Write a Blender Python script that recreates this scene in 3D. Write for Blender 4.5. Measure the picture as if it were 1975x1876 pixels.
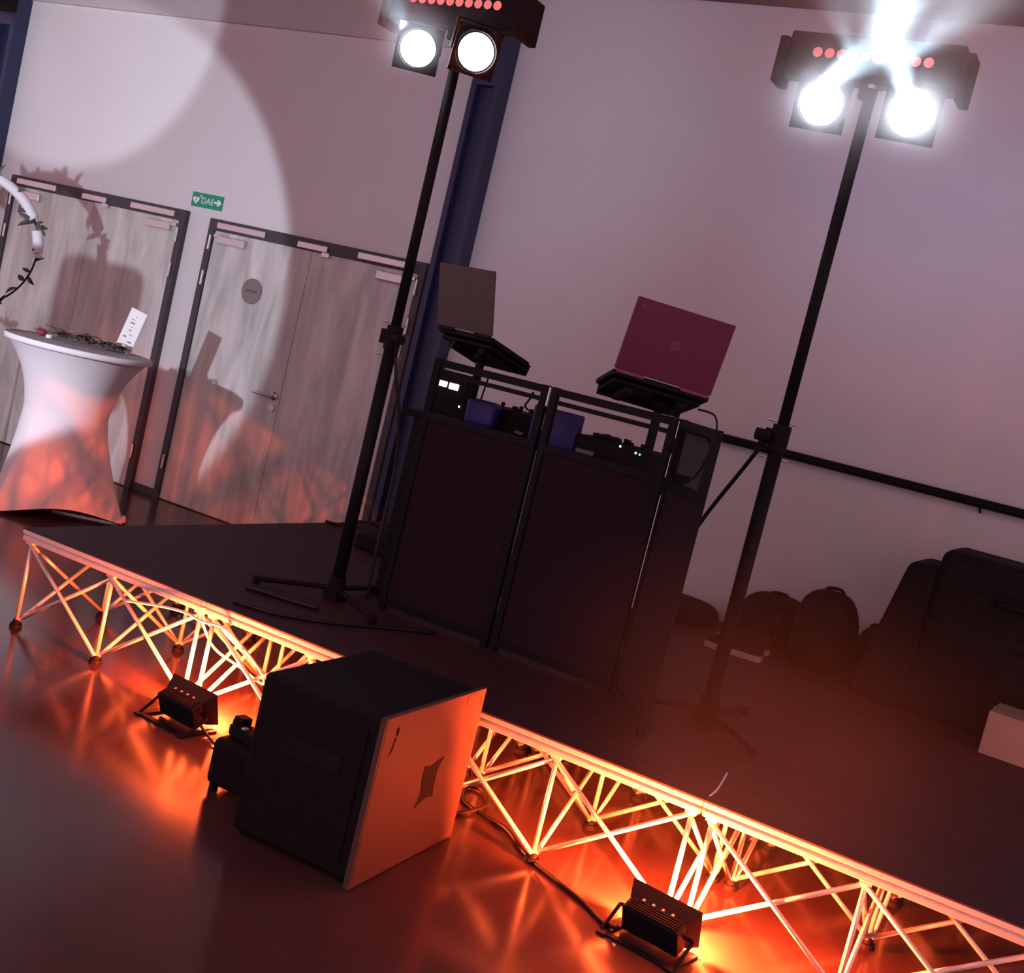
import bpy, bmesh, math, random
from mathutils import Vector, Matrix

for o in list(bpy.data.objects):
    bpy.data.objects.remove(o, do_unlink=True)
SC = bpy.context.scene
COL = SC.collection
R = math.radians
random.seed(7)

# ------------------------------------------------------------------ camera
CAM_Z = 1.57
PITCH, ROLL, YAW = R(5.9136), R(13.6288), R(26.7686)
fw = Vector((-math.sin(YAW) * math.cos(PITCH), math.cos(YAW) * math.cos(PITCH), -math.sin(PITCH)))
r0 = Vector((math.cos(YAW), math.sin(YAW), 0))
u0 = r0.cross(fw)
rt = r0 * math.cos(ROLL) + u0 * math.sin(ROLL)
up = -r0 * math.sin(ROLL) + u0 * math.cos(ROLL)
cam_d = bpy.data.cameras.new('camera')
cam_d.sensor_width = 36.0
cam_d.lens = 36.0 * 2346.737 / 1975.0
cam_d.clip_start = 0.05
cam = bpy.data.objects.new('camera', cam_d)
COL.objects.link(cam)
cam.matrix_world = Matrix(((rt.x, up.x, -fw.x, 0), (rt.y, up.y, -fw.y, 0), (rt.z, up.z, -fw.z, CAM_Z), (0, 0, 0, 1)))
SC.camera = cam

# ------------------------------------------------------------------ world, colour management
SC.view_settings.view_transform = 'Standard'
SC.view_settings.look = 'None'
SC.view_settings.gamma = 1.0
SC.view_settings.use_curve_mapping = False
SC.view_settings.exposure = 0.0
w = bpy.data.worlds.new('room_glow')
SC.world = w
w.use_nodes = True
bg = w.node_tree.nodes['Background']
bg.inputs[0].default_value = (0.62, 0.365, 0.425, 1)
bg.inputs[1].default_value = 1.36
SC.cycles.max_bounces = 4
SC.cycles.diffuse_bounces = 2
SC.cycles.glossy_bounces = 2
SC.cycles.transparent_max_bounces = 6
SC.cycles.volume_step_rate = 5.0
SC.cycles.volume_max_steps = 48
SC.cycles.caustics_reflective = False
SC.cycles.caustics_refractive = False
SC.cycles.volume_bounces = 0
SC.cycles.use_denoising = True


def lamp(name, kind, loc, energy, color, target=None, **kw):
    d = bpy.data.lights.new(name, kind)
    d.energy = energy
    d.color = color
    for k, v in kw.items():
        setattr(d, k, v)
    o = bpy.data.objects.new(name, d)
    COL.objects.link(o)
    o.location = loc
    if target is not None:
        o.rotation_euler = (Vector(target) - Vector(loc)).to_track_quat('-Z', 'Y').to_euler()
    return o


# two white spotlights of a stand beside the stage, left of the frame: round pools on the wall
SPOT = Vector((-4.85, 2.0, 1.55))
lamp('white_spot', 'SPOT', SPOT, 430, (0.80, 0.84, 1.0), (-7.25, 6.59, 1.4), spot_size=R(45), spot_blend=0.12, shadow_soft_size=0.035)
lamp('white_spot', 'SPOT', SPOT + Vector((-0.1, 0.0, 0.12)), 380, (0.84, 0.86, 1.0), (-7.9, 6.59, 3.6), spot_size=R(30), spot_blend=0.16, shadow_soft_size=0.05)
# orange uplight standing on the stage right of the frame
lamp('orange_uplight', 'SPOT', (0.75, 4.9, 0.5), 22, (1.0, 0.22, 0.12), (-1.1, 6.59, 1.05), spot_size=R(95), spot_blend=0.9, shadow_soft_size=0.12)


# ------------------------------------------------------------------ materials
def nt(m):
    return m.node_tree.nodes, m.node_tree.links


def mat(name, col, rough=0.6, metal=0.0, var=0.0, scale=8.0, stretch=(1, 1, 1), bump=0.0, col2=None, spec=0.5, emit=None, estr=0.0):
    m = bpy.data.materials.new(name)
    m.use_nodes = True
    n, l = nt(m)
    b = n['Principled BSDF']
    b.inputs['Base Color'].default_value = (*col, 1)
    b.inputs['Roughness'].default_value = rough
    b.inputs['Metallic'].default_value = metal
    b.inputs['Specular IOR Level'].default_value = spec
    tc = n.new('ShaderNodeTexCoord')
    mp = n.new('ShaderNodeMapping')
    mp.inputs['Scale'].default_value = stretch
    l.new(tc.outputs['Object'], mp.inputs['Vector'])
    ns = n.new('ShaderNodeTexNoise')
    ns.inputs['Scale'].default_value = scale
    ns.inputs['Detail'].default_value = 5
    l.new(mp.outputs[0], ns.inputs['Vector'])
    if col2 is None:
        col2 = tuple(c * (1 - var) for c in col)
    rp = n.new('ShaderNodeValToRGB')
    rp.color_ramp.elements[0].color = (*col2, 1)
    rp.color_ramp.elements[1].color = (*col, 1)
    rp.color_ramp.elements[0].position = 0.32
    rp.color_ramp.elements[1].position = 0.66
    l.new(ns.outputs['Fac'], rp.inputs[0])
    l.new(rp.outputs[0], b.inputs['Base Color'])
    if bump:
        bp = n.new('ShaderNodeBump')
        bp.inputs['Strength'].default_value = bump
        bp.inputs['Distance'].default_value = 0.01
        l.new(ns.outputs['Fac'], bp.inputs['Height'])
        l.new(bp.outputs[0], b.inputs['Normal'])
    if emit:
        b.inputs['Emission Color'].default_value = (*emit, 1)
        b.inputs['Emission Strength'].default_value = estr
    return m


M = {}
M['wall'] = mat('painted_wall', (0.70, 0.68, 0.68), 0.85, var=0.03, scale=3.0)
M['bulkhead'] = mat('painted_bulkhead', (0.52, 0.50, 0.50), 0.85, var=0.04, scale=3.0)
M['floor'] = mat('lacquered_floor', (0.095, 0.040, 0.038), 0.17, var=0.25, scale=2.0, spec=0.2)
M['ceiling'] = mat('dark_ceiling', (0.10, 0.10, 0.11), 0.9, var=0.1)
M['steel'] = mat('anthracite_steel', (0.020, 0.025, 0.075), 0.5, var=0.15, scale=5)
M['deck'] = mat('dark_stage_board', (0.066, 0.027, 0.033), 0.6, var=0.25, scale=14, bump=0.05, spec=0.12)
M['alu'] = mat('brushed_aluminium', (0.74, 0.71, 0.68), 0.36, metal=0.35, var=0.08, scale=20)
M['alu_dark'] = mat('aluminium_groove', (0.25, 0.22, 0.21), 0.5, metal=0.3, var=0.1)
M['black'] = mat('black_plastic', (0.011, 0.007, 0.008), 0.7, var=0.3, scale=20, spec=0.15)
M['blackm'] = mat('black_powder_coated_metal', (0.010, 0.009, 0.012), 0.6, var=0.2, scale=30, spec=0.14)
M['fabric'] = mat('black_stretch_fabric', (0.024, 0.013, 0.020), 0.95, var=0.08, scale=60, spec=0.15)
M['bag'] = mat('black_nylon', (0.012, 0.010, 0.012), 0.85, var=0.4, scale=30, bump=0.3, spec=0.2)
M['silver'] = mat('satin_steel', (0.62, 0.62, 0.63), 0.35, metal=0.8, var=0.05)
M['frame'] = mat('dark_door_frame', (0.055, 0.048, 0.058), 0.6, var=0.1)
M['disc'] = mat('taupe_sign_disc', (0.20, 0.165, 0.16), 0.6, var=0.05)
M['disc2'] = mat('dark_engraving', (0.11, 0.09, 0.09), 0.6)
M['green'] = mat('green_sign_enamel', (0.0, 0.30, 0.17), 0.5, var=0.05)
M['white'] = mat('white_print', (0.85, 0.85, 0.86), 0.6, var=0.03)
M['spandex'] = mat('white_stretch_cloth', (0.80, 0.77, 0.79), 0.8, var=0.03, scale=4, spec=0.25)
M['spandex_stain'] = mat('worn_cloth_pocket', (0.60, 0.52, 0.55), 0.85, var=0.1, scale=20)
M['tabletop'] = mat('grey_tabletop_cap', (0.46, 0.42, 0.43), 0.8, var=0.1, scale=10)
M['leaf'] = mat('dusty_leaf', (0.12, 0.10, 0.085), 0.7, var=0.4, scale=20)
M['leaf2'] = mat('dried_brown_leaf', (0.30, 0.19, 0.15), 0.7, var=0.4, scale=20)
M['red'] = mat('red_petal', (0.35, 0.04, 0.06), 0.6, var=0.3, scale=20)
M['whitewrap'] = mat('white_ribbon_wrap', (0.82, 0.84, 0.86), 0.7, var=0.05)
M['lid2'] = mat('burgundy_laptop_lid', (0.155, 0.012, 0.055), 0.42, var=0.15, scale=6)
M['lid1'] = mat('brown_grey_laptop_lid', (0.095, 0.075, 0.065), 0.45, var=0.15, scale=6)
M['logo'] = mat('grey_lid_emblem', (0.215, 0.05, 0.10), 0.4)
M['bluebox'] = mat('blue_equipment_cover', (0.016, 0.012, 0.16), 0.5, var=0.2, scale=6)
M['board'] = mat('brown_plywood', (0.09, 0.041, 0.03), 0.6, var=0.12, scale=5, stretch=(4, 4, 1))
M['cardboard'] = mat('cardboard', (0.42, 0.28, 0.22), 0.8, var=0.1, scale=6)
M['sole'] = mat('pale_rubber_sole', (0.36, 0.30, 0.29), 0.6, var=0.1)
M['lamp_white'] = mat('lit_white_lens', (1, 1, 1), 0.5, emit=(0.90, 0.93, 1.0), estr=26)
M['lamp_orange'] = mat('lit_orange_led', (1, 0.4, 0.1), 0.5, emit=(1.0, 0.30, 0.06), estr=60)
M['led_red'] = mat('dim_red_led', (0.6, 0.1, 0.1), 0.4, emit=(1.0, 0.26, 0.27), estr=0.62)
M['led_white'] = mat('tiny_white_led', (1, 1, 1), 0.4, emit=(0.9, 0.93, 1), estr=4)
M['led_green'] = mat('tiny_green_led', (0, 1, 0.2), 0.4, emit=(0.1, 1, 0.25), estr=3)
M['display'] = mat('lit_display', (1, 1, 1), 0.4, emit=(0.96, 0.88, 1), estr=2.2)
M['rope'] = mat('black_cable_rubber', (0.010, 0.009, 0.010), 0.5, var=0.2)


def wood_mat():
    m = bpy.data.materials.new('washed_oak_veneer')
    m.use_nodes = True
    n, l = nt(m)
    b = n['Principled BSDF']
    b.inputs['Roughness'].default_value = 0.55
    tc = n.new('ShaderNodeTexCoord')
    oi = n.new('ShaderNodeObjectInfo')
    mp = n.new('ShaderNodeMapping')
    mp.inputs['Scale'].default_value = (5.0, 1.0, 0.9)
    add = n.new('ShaderNodeVectorMath')
    add.operation = 'ADD'
    l.new(tc.outputs['Object'], add.inputs[0])
    l.new(oi.outputs['Location'], add.inputs[1])
    l.new(add.outputs[0], mp.inputs['Vector'])
    a = n.new('ShaderNodeTexNoise')
    a.inputs['Scale'].default_value = 1.6
    a.inputs['Detail'].default_value = 4
    a.inputs['Distortion'].default_value = 0.6
    l.new(mp.outputs[0], a.inputs['Vector'])
    mp2 = n.new('ShaderNodeMapping')
    mp2.inputs['Scale'].default_value = (60, 1, 2.2)
    l.new(add.outputs[0], mp2.inputs['Vector'])
    c = n.new('ShaderNodeTexNoise')
    c.inputs['Scale'].default_value = 1.5
    c.inputs['Detail'].default_value = 6
    l.new(mp2.outputs[0], c.inputs['Vector'])
    mx = n.new('ShaderNodeMath')
    mx.operation = 'MULTIPLY_ADD'
    l.new(c.outputs['Fac'], mx.inputs[0])
    mx.inputs[1].default_value = 0.16
    l.new(a.outputs['Fac'], mx.inputs[2])
    rp = n.new('ShaderNodeValToRGB')
    e = rp.color_ramp.elements
    e[0].position, e[0].color = 0.38, (0.39, 0.385, 0.36, 1)
    e[1].position, e[1].color = 0.84, (0.76, 0.745, 0.70, 1)
    l.new(mx.outputs[0], rp.inputs[0])
    l.new(rp.outputs[0], b.inputs['Base Color'])
    return m


M['wood'] = wood_mat()


def scrim_mat(name, col, alpha):
    m = bpy.data.materials.new(name)
    m.use_nodes = True
    n, l = nt(m)
    b = n['Principled BSDF']
    b.inputs['Base Color'].default_value = (*col, 1)
    b.inputs['Roughness'].default_value = 0.9
    b.inputs['Alpha'].default_value = alpha
    b.inputs['Specular IOR Level'].default_value = 0.05
    return m


M['scrim'] = scrim_mat('black_mesh_scrim', (0.015, 0.012, 0.02), 0.68)
M['clear'] = scrim_mat('clear_glass_tumbler', (0.8, 0.8, 0.8), 0.25)


# ------------------------------------------------------------------ mesh helpers
class B:
    def __init__(s):
        s.bm = bmesh.new()

    def box(s, a, b, bev=0.0, mx=None):
        x0, y0, z0 = a
        x1, y1, z1 = b
        r = bmesh.ops.create_cube(s.bm, size=1.0)
        vs = r['verts']
        bmesh.ops.scale(s.bm, vec=(x1 - x0, y1 - y0, z1 - z0), verts=vs)
        bmesh.ops.translate(s.bm, vec=((x0 + x1) / 2, (y0 + y1) / 2, (z0 + z1) / 2), verts=vs)
        if bev:
            es = list({e for v in vs for e in v.link_edges})
            g = bmesh.ops.bevel(s.bm, geom=es, offset=bev, segments=3, affect='EDGES', profile=0.5)
            vs = list({v for f in g['faces'] for v in f.verts} | {v for v in vs if v.is_valid})
        if mx is not None:
            bmesh.ops.transform(s.bm, matrix=mx, verts=[v for v in vs if v.is_valid])
        return s

    def cyl(s, p, q, r1, r2=None, seg=12, caps=True):
        p, q = Vector(p), Vector(q)
        d = q - p
        if r2 is None:
            r2 = r1
        g = bmesh.ops.create_cone(s.bm, cap_ends=caps, segments=seg, radius1=r1, radius2=r2, depth=d.length)
        m = Matrix.Translation((p + q) / 2) @ d.to_track_quat('Z', 'Y').to_matrix().to_4x4()
        bmesh.ops.transform(s.bm, matrix=m, verts=g['verts'])
        return s

    def sphere(s, c, rad, u=16, v=10):
        g = bmesh.ops.create_uvsphere(s.bm, u_segments=u, v_segments=v, radius=1.0)
        if not hasattr(rad, '__len__'):
            rad = (rad, rad, rad)
        bmesh.ops.scale(s.bm, vec=rad, verts=g['verts'])
        bmesh.ops.translate(s.bm, vec=c, verts=g['verts'])
        return s

    def prism(s, pts, d):
        """extrude a polygon (3D points) along vector d"""
        d = Vector(d)
        a = [s.bm.verts.new(Vector(p)) for p in pts]
        b = [s.bm.verts.new(Vector(p) + d) for p in pts]
        n = len(pts)
        s.bm.faces.new(a)
        s.bm.faces.new(list(reversed(b)))
        for i in range(n):
            s.bm.faces.new((a[i], b[i], b[(i + 1) % n], a[(i + 1) % n]))
        bmesh.ops.recalc_face_normals(s.bm, faces=s.bm.faces[:])
        return s

    def lathe(s, prof, seg=32, rfun=None, zfun=None):
        rings = []
        for i, (r, z) in enumerate(prof):
            ring = []
            for k in range(seg):
                t = 2 * math.pi * k / seg
                rr = rfun(i, r, z, t) if rfun else r
                zz = zfun(i, r, z, t) if zfun else z
                ring.append(s.bm.verts.new((rr * math.cos(t), rr * math.sin(t), zz)))
            rings.append(ring)
        for a, b in zip(rings, rings[1:]):
            for k in range(seg):
                s.bm.faces.new((a[k], a[(k + 1) % seg], b[(k + 1) % seg], b[k]))
        return s

    def path(s, pts, r, seg=8, sub=6, closed=False):
        """round tube through points (Catmull-Rom)"""
        P = [Vector(p) for p in pts]
        out = []
        n = len(P)
        rng = n if closed else n - 1
        for i in range(rng):
            a = P[(i - 1) % n] if closed or i > 0 else P[0]
            b, c = P[i], P[(i + 1) % n]
            d = P[(i + 2) % n] if closed or i + 2 < n else P[-1]
            for k in range(sub):
                t = k / sub
                out.append(0.5 * ((2 * b) + (c - a) * t + (2 * a - 5 * b + 4 * c - d) * t * t + (3 * b - a - 3 * c + d) * t ** 3))
        if not closed:
            out.append(P[-1])
        rings = []
        m = len(out)
        for i, p in enumerate(out):
            nx = out[(i + 1) % m] if closed else out[min(i + 1, m - 1)]
            pv = out[i - 1] if closed else out[max(i - 1, 0)]
            q = (nx - pv).to_track_quat('Z', 'Y')
            rr = r(i / (m - 1)) if callable(r) else r
            rings.append([s.bm.verts.new(p + q @ Vector((rr * math.cos(2 * math.pi * k / seg), rr * math.sin(2 * math.pi * k / seg), 0))) for k in range(seg)])
        pairs = list(zip(rings, rings[1:])) + ([(rings[-1], rings[0])] if closed else [])
        for a, b in pairs:
            for k in range(seg):
                s.bm.faces.new((a[k], a[(k + 1) % seg], b[(k + 1) % seg], b[k]))
        if not closed:
            s.bm.faces.new(list(reversed(rings[0])))
            s.bm.faces.new(rings[-1])
        return s

    def mesh(s, name, smooth=False):
        me = bpy.data.meshes.new(name)
        bmesh.ops.recalc_face_normals(s.bm, faces=s.bm.faces[:])
        s.bm.to_mesh(me)
        s.bm.free()
        if smooth:
            for p in me.polygons:
                p.use_smooth = True
        return me


def obj(name, b, m, parent=None, loc=(0, 0, 0), rot=(0, 0, 0), smooth=False):
    me = b.mesh(name, smooth) if isinstance(b, B) else b
    if not me.materials:
        me.materials.append(M[m] if isinstance(m, str) else m)
    o = bpy.data.objects.new(name, me)
    COL.objects.link(o)
    o.parent = parent
    o.location = loc
    o.rotation_euler = rot
    return o


def tag(o, label, cat, group=None, kind=None):
    o['label'] = label
    o['category'] = cat
    if group:
        o['group'] = group
    if kind:
        o['kind'] = kind
    return o


def thing(name, label, cat, loc=(0, 0, 0), rot=(0, 0, 0), group=None):
    o = bpy.data.objects.new(name, None)
    o.empty_display_size = 0.1
    COL.objects.link(o)
    o.location = loc
    o.rotation_euler = rot
    return tag(o, label, cat, group)


def struct(name, b, m, label=None, cat=None):
    o = obj(name, b, m) if b is not None else bpy.data.objects.new(name, None)
    if b is None:
        COL.objects.link(o)
    o['kind'] = 'structure'
    if label:
        o['label'] = label
        o['category'] = cat
    return o


def text(name, s, size, m, parent, loc, rot, depth=0.0015):
    c = bpy.data.curves.new(name, 'FONT')
    c.body = s
    c.size = size
    c.extrude = depth
    c.align_x = 'CENTER'
    c.align_y = 'CENTER'
    t = bpy.data.objects.new(name, c)
    COL.objects.link(t)
    bpy.context.view_layer.update()
    me = bpy.data.meshes.new_from_object(t.evaluated_get(bpy.context.evaluated_depsgraph_get()))
    bpy.data.objects.remove(t, do_unlink=True)
    me.materials.clear()
    return obj(name, me, m, parent, loc, rot)


# ------------------------------------------------------------------ setting
YW = 6.59
struct('floor', B().box((-11, -2, -0.1), (4, YW + 0.2, 0)), 'floor', 'glossy dark hall floor glowing orange around the lamps', 'floor')
struct('wall_back', B().box((-11, YW, 0), (4, YW + 0.2, 4.4)), 'wall', 'plain pale painted wall behind the stage and doors', 'wall')
struct('ceiling', B().box((-11, 0.5, 4.4), (4, YW + 0.2, 4.5)), 'ceiling', 'dark ceiling above the hall', 'ceiling')
struct('trim_1', B().box((-11, YW - 0.03, 3.36), (-4.18, YW, 4.4)), 'bulkhead', 'grey bulkhead band along the wall above the double doors', 'bulkhead')
struct('trim_2', B().box((-3.97, YW - 0.16, 3.78), (4, YW, 4.4)), 'ceiling', 'dark beam along the top of the bare wall', 'beam')
struct('baseboard_back', B().box((-6.32, YW - 0.012, 0), (-6.085, YW, 0.05)), 'frame', 'short dark baseboard between the two double doors', 'baseboard')


def column(x0, x1, label):
    t = struct('trim_3', None, None, label, 'column')
    t.location = ((x0 + x1) / 2, YW - 0.065, 0)
    hw = (x1 - x0) / 2
    obj('flange', B().box((-hw, -0.065, 0), (-hw + 0.038, 0.062, 4.395)), 'steel', t)
    obj('flange', B().box((hw - 0.038, -0.065, 0), (hw, 0.062, 4.395)), 'steel', t)
    obj('web', B().box((-hw + 0.038, -0.008, 0), (hw - 0.038, 0.008, 4.395)), 'steel', t)
    obj('stiffener_plate', B().box((-hw + 0.038, -0.064, 3.13), (hw - 0.038, -0.045, 4.39)), 'steel', t)
    return t


column(-4.18, -3.977, 'dark blue steel H-section column beside the double door')
col2 = column(-8.545, -8.34, 'dark steel column at the far side of the double doors')
col2.name = 'trim_4'
t = thing('wall_speaker', 'small dark wall speaker on a bracket high on the steel column', 'speaker', (-8.44, YW - 0.135, 3.22))
obj('cabinet', B().box((-0.12, -0.22, 0), (0.115, 0, 0.36), 0.012), 'black', t)
obj('bracket_arm', B().box((-0.02, -0.20, 0.36), (0.02, 0.0, 0.385)), 'silver', t)
obj('grille', B().box((-0.10, -0.227, 0.03), (0.095, -0.221, 0.33)), 'blackm', t)


def door(idx, x0, x1, ztop, handle, label):
    """double door in a dark frame standing just proud of the wall"""
    t = struct('door_%d' % idx, None, None, label, 'door')
    cx = (x0 + x1) / 2
    t.location = (cx, YW, 0)
    hw = (x1 - x0) / 2
    ft = 0.05
    yf = -0.045
    obj('jamb', B().box((-hw, yf, 0), (-hw + ft, 0, ztop)), 'frame', t)
    obj('jamb', B().box((hw - ft, yf, 0), (hw, 0, ztop)), 'frame', t)
    obj('header', B().box((-hw + ft, yf, ztop - 0.075), (hw - ft, 0, ztop)), 'frame', t)
    lz = ztop - 0.078
    leaves = []
    for s in (-1, 1):
        a, b = (-hw + ft + 0.003, -0.002) if s < 0 else (0.002, hw - ft - 0.003)
        lc = (a + b) / 2
        lf = obj('door_leaf', B().box((a - lc, -0.03, 0.008), (b - lc, -0.004, lz), 0.002), 'wood', t, (lc, 0, 0))
        leaves.append(lf)
        ox = (a - lc + 0.01) if s < 0 else (b - lc - 0.01)
        # closer body with its arm on the leaf, slide rail on the header
        sg = -s
        obj('closer_body', B().box((min(ox + sg * 0.05, ox + sg * 0.29), -0.062, lz - 0.085), (max(ox + sg * 0.05, ox + sg * 0.29), -0.03, lz - 0.03), 0.004), 'silver', lf)
        obj('closer_arm', B().box((min(ox, ox + sg * 0.07), -0.05, lz - 0.045), (max(ox, ox + sg * 0.07), -0.031, lz - 0.025)), 'silver', lf)
        rx = (-hw + 0.09, -hw + 0.52) if s < 0 else (hw - 0.52, hw - 0.09)
        obj('slide_rail', B().box((rx[0], yf - 0.022, ztop - 0.062), (rx[1], yf, ztop - 0.02), 0.003), 'silver', t)
        for hz in (0.22, 1.55, 1.80):
            hx = -hw + ft - 0.012 if s < 0 else hw - ft + 0.012
            obj('hinge', B().cyl((hx, yf - 0.008, hz), (hx, yf - 0.008, hz + 0.10), 0.009, seg=10), 'silver', t)
    obj('closing_sequencer', B().box((-0.11, yf - 0.018, ztop - 0.07), (0.14, yf, ztop - 0.03), 0.003), 'silver', t)
    obj('sequencer_arm', B().box((0.10, yf - 0.012, ztop - 0.10), (0.16, yf + 0.008, ztop - 0.072)), 'silver', t)
    if handle:
        lf = leaves[0]
        lx = -lf.location.x
        hx = -5.22 - cx + lx
        hb = B().cyl((hx, -0.03, 0.935), (hx, -0.085, 0.935), 0.010)
        hb.path([(hx + 0.005, -0.08, 0.935), (hx - 0.06, -0.083, 0.935), (hx - 0.12, -0.078, 0.932), (hx - 0.165, -0.062, 0.928)], 0.0095)
        hb.cyl((hx, -0.03, 0.935), (hx, -0.040, 0.935), 0.028, seg=20)
        obj('lever_handle', hb, 'silver', lf, smooth=True)
        obj('lock_rose', B().cyl((hx, -0.03, 0.855), (hx, -0.040, 0.855), 0.026, seg=20), 'silver', lf)
        sx = -5.60 - cx + lx
        dsc = obj('sign_disc', B().cyl((sx, -0.03, 1.585), (sx, -0.036, 1.585), 0.088, seg=36), 'disc', lf)
        obj('engraved_word', B().box((sx - 0.048, -0.038, 1.578), (sx + 0.048, -0.036, 1.594)), 'disc2', dsc)
    return t


door(1, -8.15, -6.32, 2.03, False, 'washed oak double door in a dark frame behind the cocktail table')
door(2, -6.085, -4.255, 2.015, True, 'washed oak double door with lever handle and round sign beside the column')

# green DAE sign
t = thing('defibrillator_sign', 'small green DAE sign with white heart and arrow on the wall', 'sign', (-6.185, YW, 2.125))
obj('plate', B().box((-0.145, -0.006, -0.05), (0.145, 0, 0.05), 0.002), 'green', t)
hp = []
for k in range(24):
    a = 2 * math.pi * k / 24
    hp.append((0.0019 * 16 * math.sin(a) ** 3 - 0.103, -0.0062, 0.0019 * (13 * math.cos(a) - 5 * math.cos(2 * a) - 2 * math.cos(3 * a) - math.cos(4 * a)) - 0.004))
hp = [p for i, p in enumerate(hp) if i == 0 or (Vector(p) - Vector(hp[i - 1])).length > 1e-4]
ht = obj('heart_symbol', B().prism(hp, (0, -0.0012, 0)), 'white', t)
obj('bolt_symbol', B().prism([(-0.100, -0.0075, 0.012), (-0.110, -0.0075, -0.006), (-0.103, -0.0075, -0.006), (-0.108, -0.0075, -0.022), (-0.095, -0.0075, -0.001), (-0.102, -0.0075, -0.001)], (0, -0.0008, 0)), 'green', ht)
obj('cross_symbol', B().box((-0.072, -0.0074, 0.022), (-0.050, -0.006, 0.029)).box((-0.0645, -0.0074, 0.0145), (-0.0575, -0.006, 0.0365)), 'white', t)
text('lettering', 'DAE', 0.062, 'white', t, (0.005, -0.0066, -0.004), (R(90), 0, 0), 0.0008)
obj('arrow_symbol', B().prism([(0.068, -0.0062, 0.008), (0.103, -0.0062, 0.008), (0.091, -0.0062, 0.022), (0.108, -0.0062, 0.022), (0.136, -0.0062, 0.0), (0.108, -0.0062, -0.022), (0.091, -0.0062, -0.022), (0.103, -0.0062, -0.008), (0.068, -0.0062, -0.008)], (0, -0.0012, 0)), 'white', t)

# wall handrail
t = thing('handrail', 'dark round handrail running along the wall behind the stage', 'handrail', (-2.3, YW - 0.075, 1.41))
obj('rail', B().cyl((0, 0, 0), (5.9, 0, 0), 0.024, seg=14), 'blackm', t, smooth=True)
for x in (0.12, 1.6, 3.1, 4.6):
    obj('bracket', B().cyl((x, 0, -0.015), (x, 0.075, -0.045), 0.008), 'blackm', t)

# ------------------------------------------------------------------ stage platforms (folding spider risers, 1 m square)
PX, X0, Y0, ZD = 1.007, -3.92, 3.528, 0.42
nodes = [0.03, 0.5, 0.97]
S_VERT = B().cyl((0, 0, 0.022), (0, 0, 0.362), 0.0085, seg=8).mesh('strut', True)


def diag_mesh(dx, dy):
    return B().cyl((0, 0, 0.355), (dx, dy, 0.03), 0.008, seg=8).mesh('strut', True)


DM = {}
for d in (0.47, -0.47):
    DM[('x', d)] = diag_mesh(d, 0)
    DM[('y', d)] = diag_mesh(0, d)
S_FOOT = B().cyl((0, 0, 0), (0, 0, 0.016), 0.026, 0.024, seg=14).cyl((0, 0, 0.016), (0, 0, 0.032), 0.016, seg=10).mesh('foot')
S_JOINT = B().cyl((0, 0, 0.352), (0, 0, 0.372), 0.015, seg=10).box((-0.018, -0.018, 0.358), (0.018, 0.018, 0.368)).mesh('joint')
E_RAIL = B().box((-0.0025, -0.002, 0.398), (1.0025, 0.016, 0.4155), 0.003).box((0.004, 0.006, 0.388), (0.996, 0.016, 0.399)).box((0.002, 0.0, 0.370), (0.998, 0.016, 0.389), 0.003).mesh('edge_rail')
S_DECK = B().box((0.017, 0.017, 0.372), (0.983, 0.983, 0.416)).box((-0.0032, -0.0032, 0.4155), (1.0032, 1.0032, 0.42)).mesh('deck_board')


def part(name, me, m, parent, loc, rot=(0, 0, 0)):
    return obj(name, me, m, parent, loc, rot)


row_txt = ['front row', 'middle row', 'rear row']
col_txt = ['at the cocktail table end', 'second from the table end', 'third from the table end', 'fourth from the table end']
for j in range(3):
    for i in range(4):
        t = thing('stage_platform', 'black stage platform on aluminium legs, %s, %s' % (row_txt[j], col_txt[i]), 'stage platform',
                  (X0 + i * PX, Y0 + j * PX, 0), group='stage platforms joined side by side')
        part('deck_board', S_DECK, 'deck', t, (0, 0, 0))
        for k, (lx, ly) in enumerate(((0, 0), (1, 0), (1, 1), (0, 1))):
            part('edge_rail', E_RAIL, 'alu', t, (lx, ly, 0), (0, 0, k * math.pi / 2))
        for a in nodes:
            for b_ in nodes:
                part('strut', S_VERT, 'alu', t, (a, b_, 0))
                part('foot', S_FOOT, 'black', t, (a, b_, 0))
                part('joint', S_JOINT, 'alu', t, (a, b_, 0))
        e = 0.0085
        for b_ in nodes:
            for a in (0, 1):
                part('strut', DM[('x', 0.47)], 'alu', t, (nodes[a], b_ - e, 0))
                part('strut', DM[('x', -0.47)], 'alu', t, (nodes[a + 1], b_ + e, 0))
                part('strut', DM[('y', 0.47)], 'alu', t, (b_ - e, nodes[a], 0))
                part('strut', DM[('y', -0.47)], 'alu', t, (b_ + e, nodes[a + 1], 0))


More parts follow.
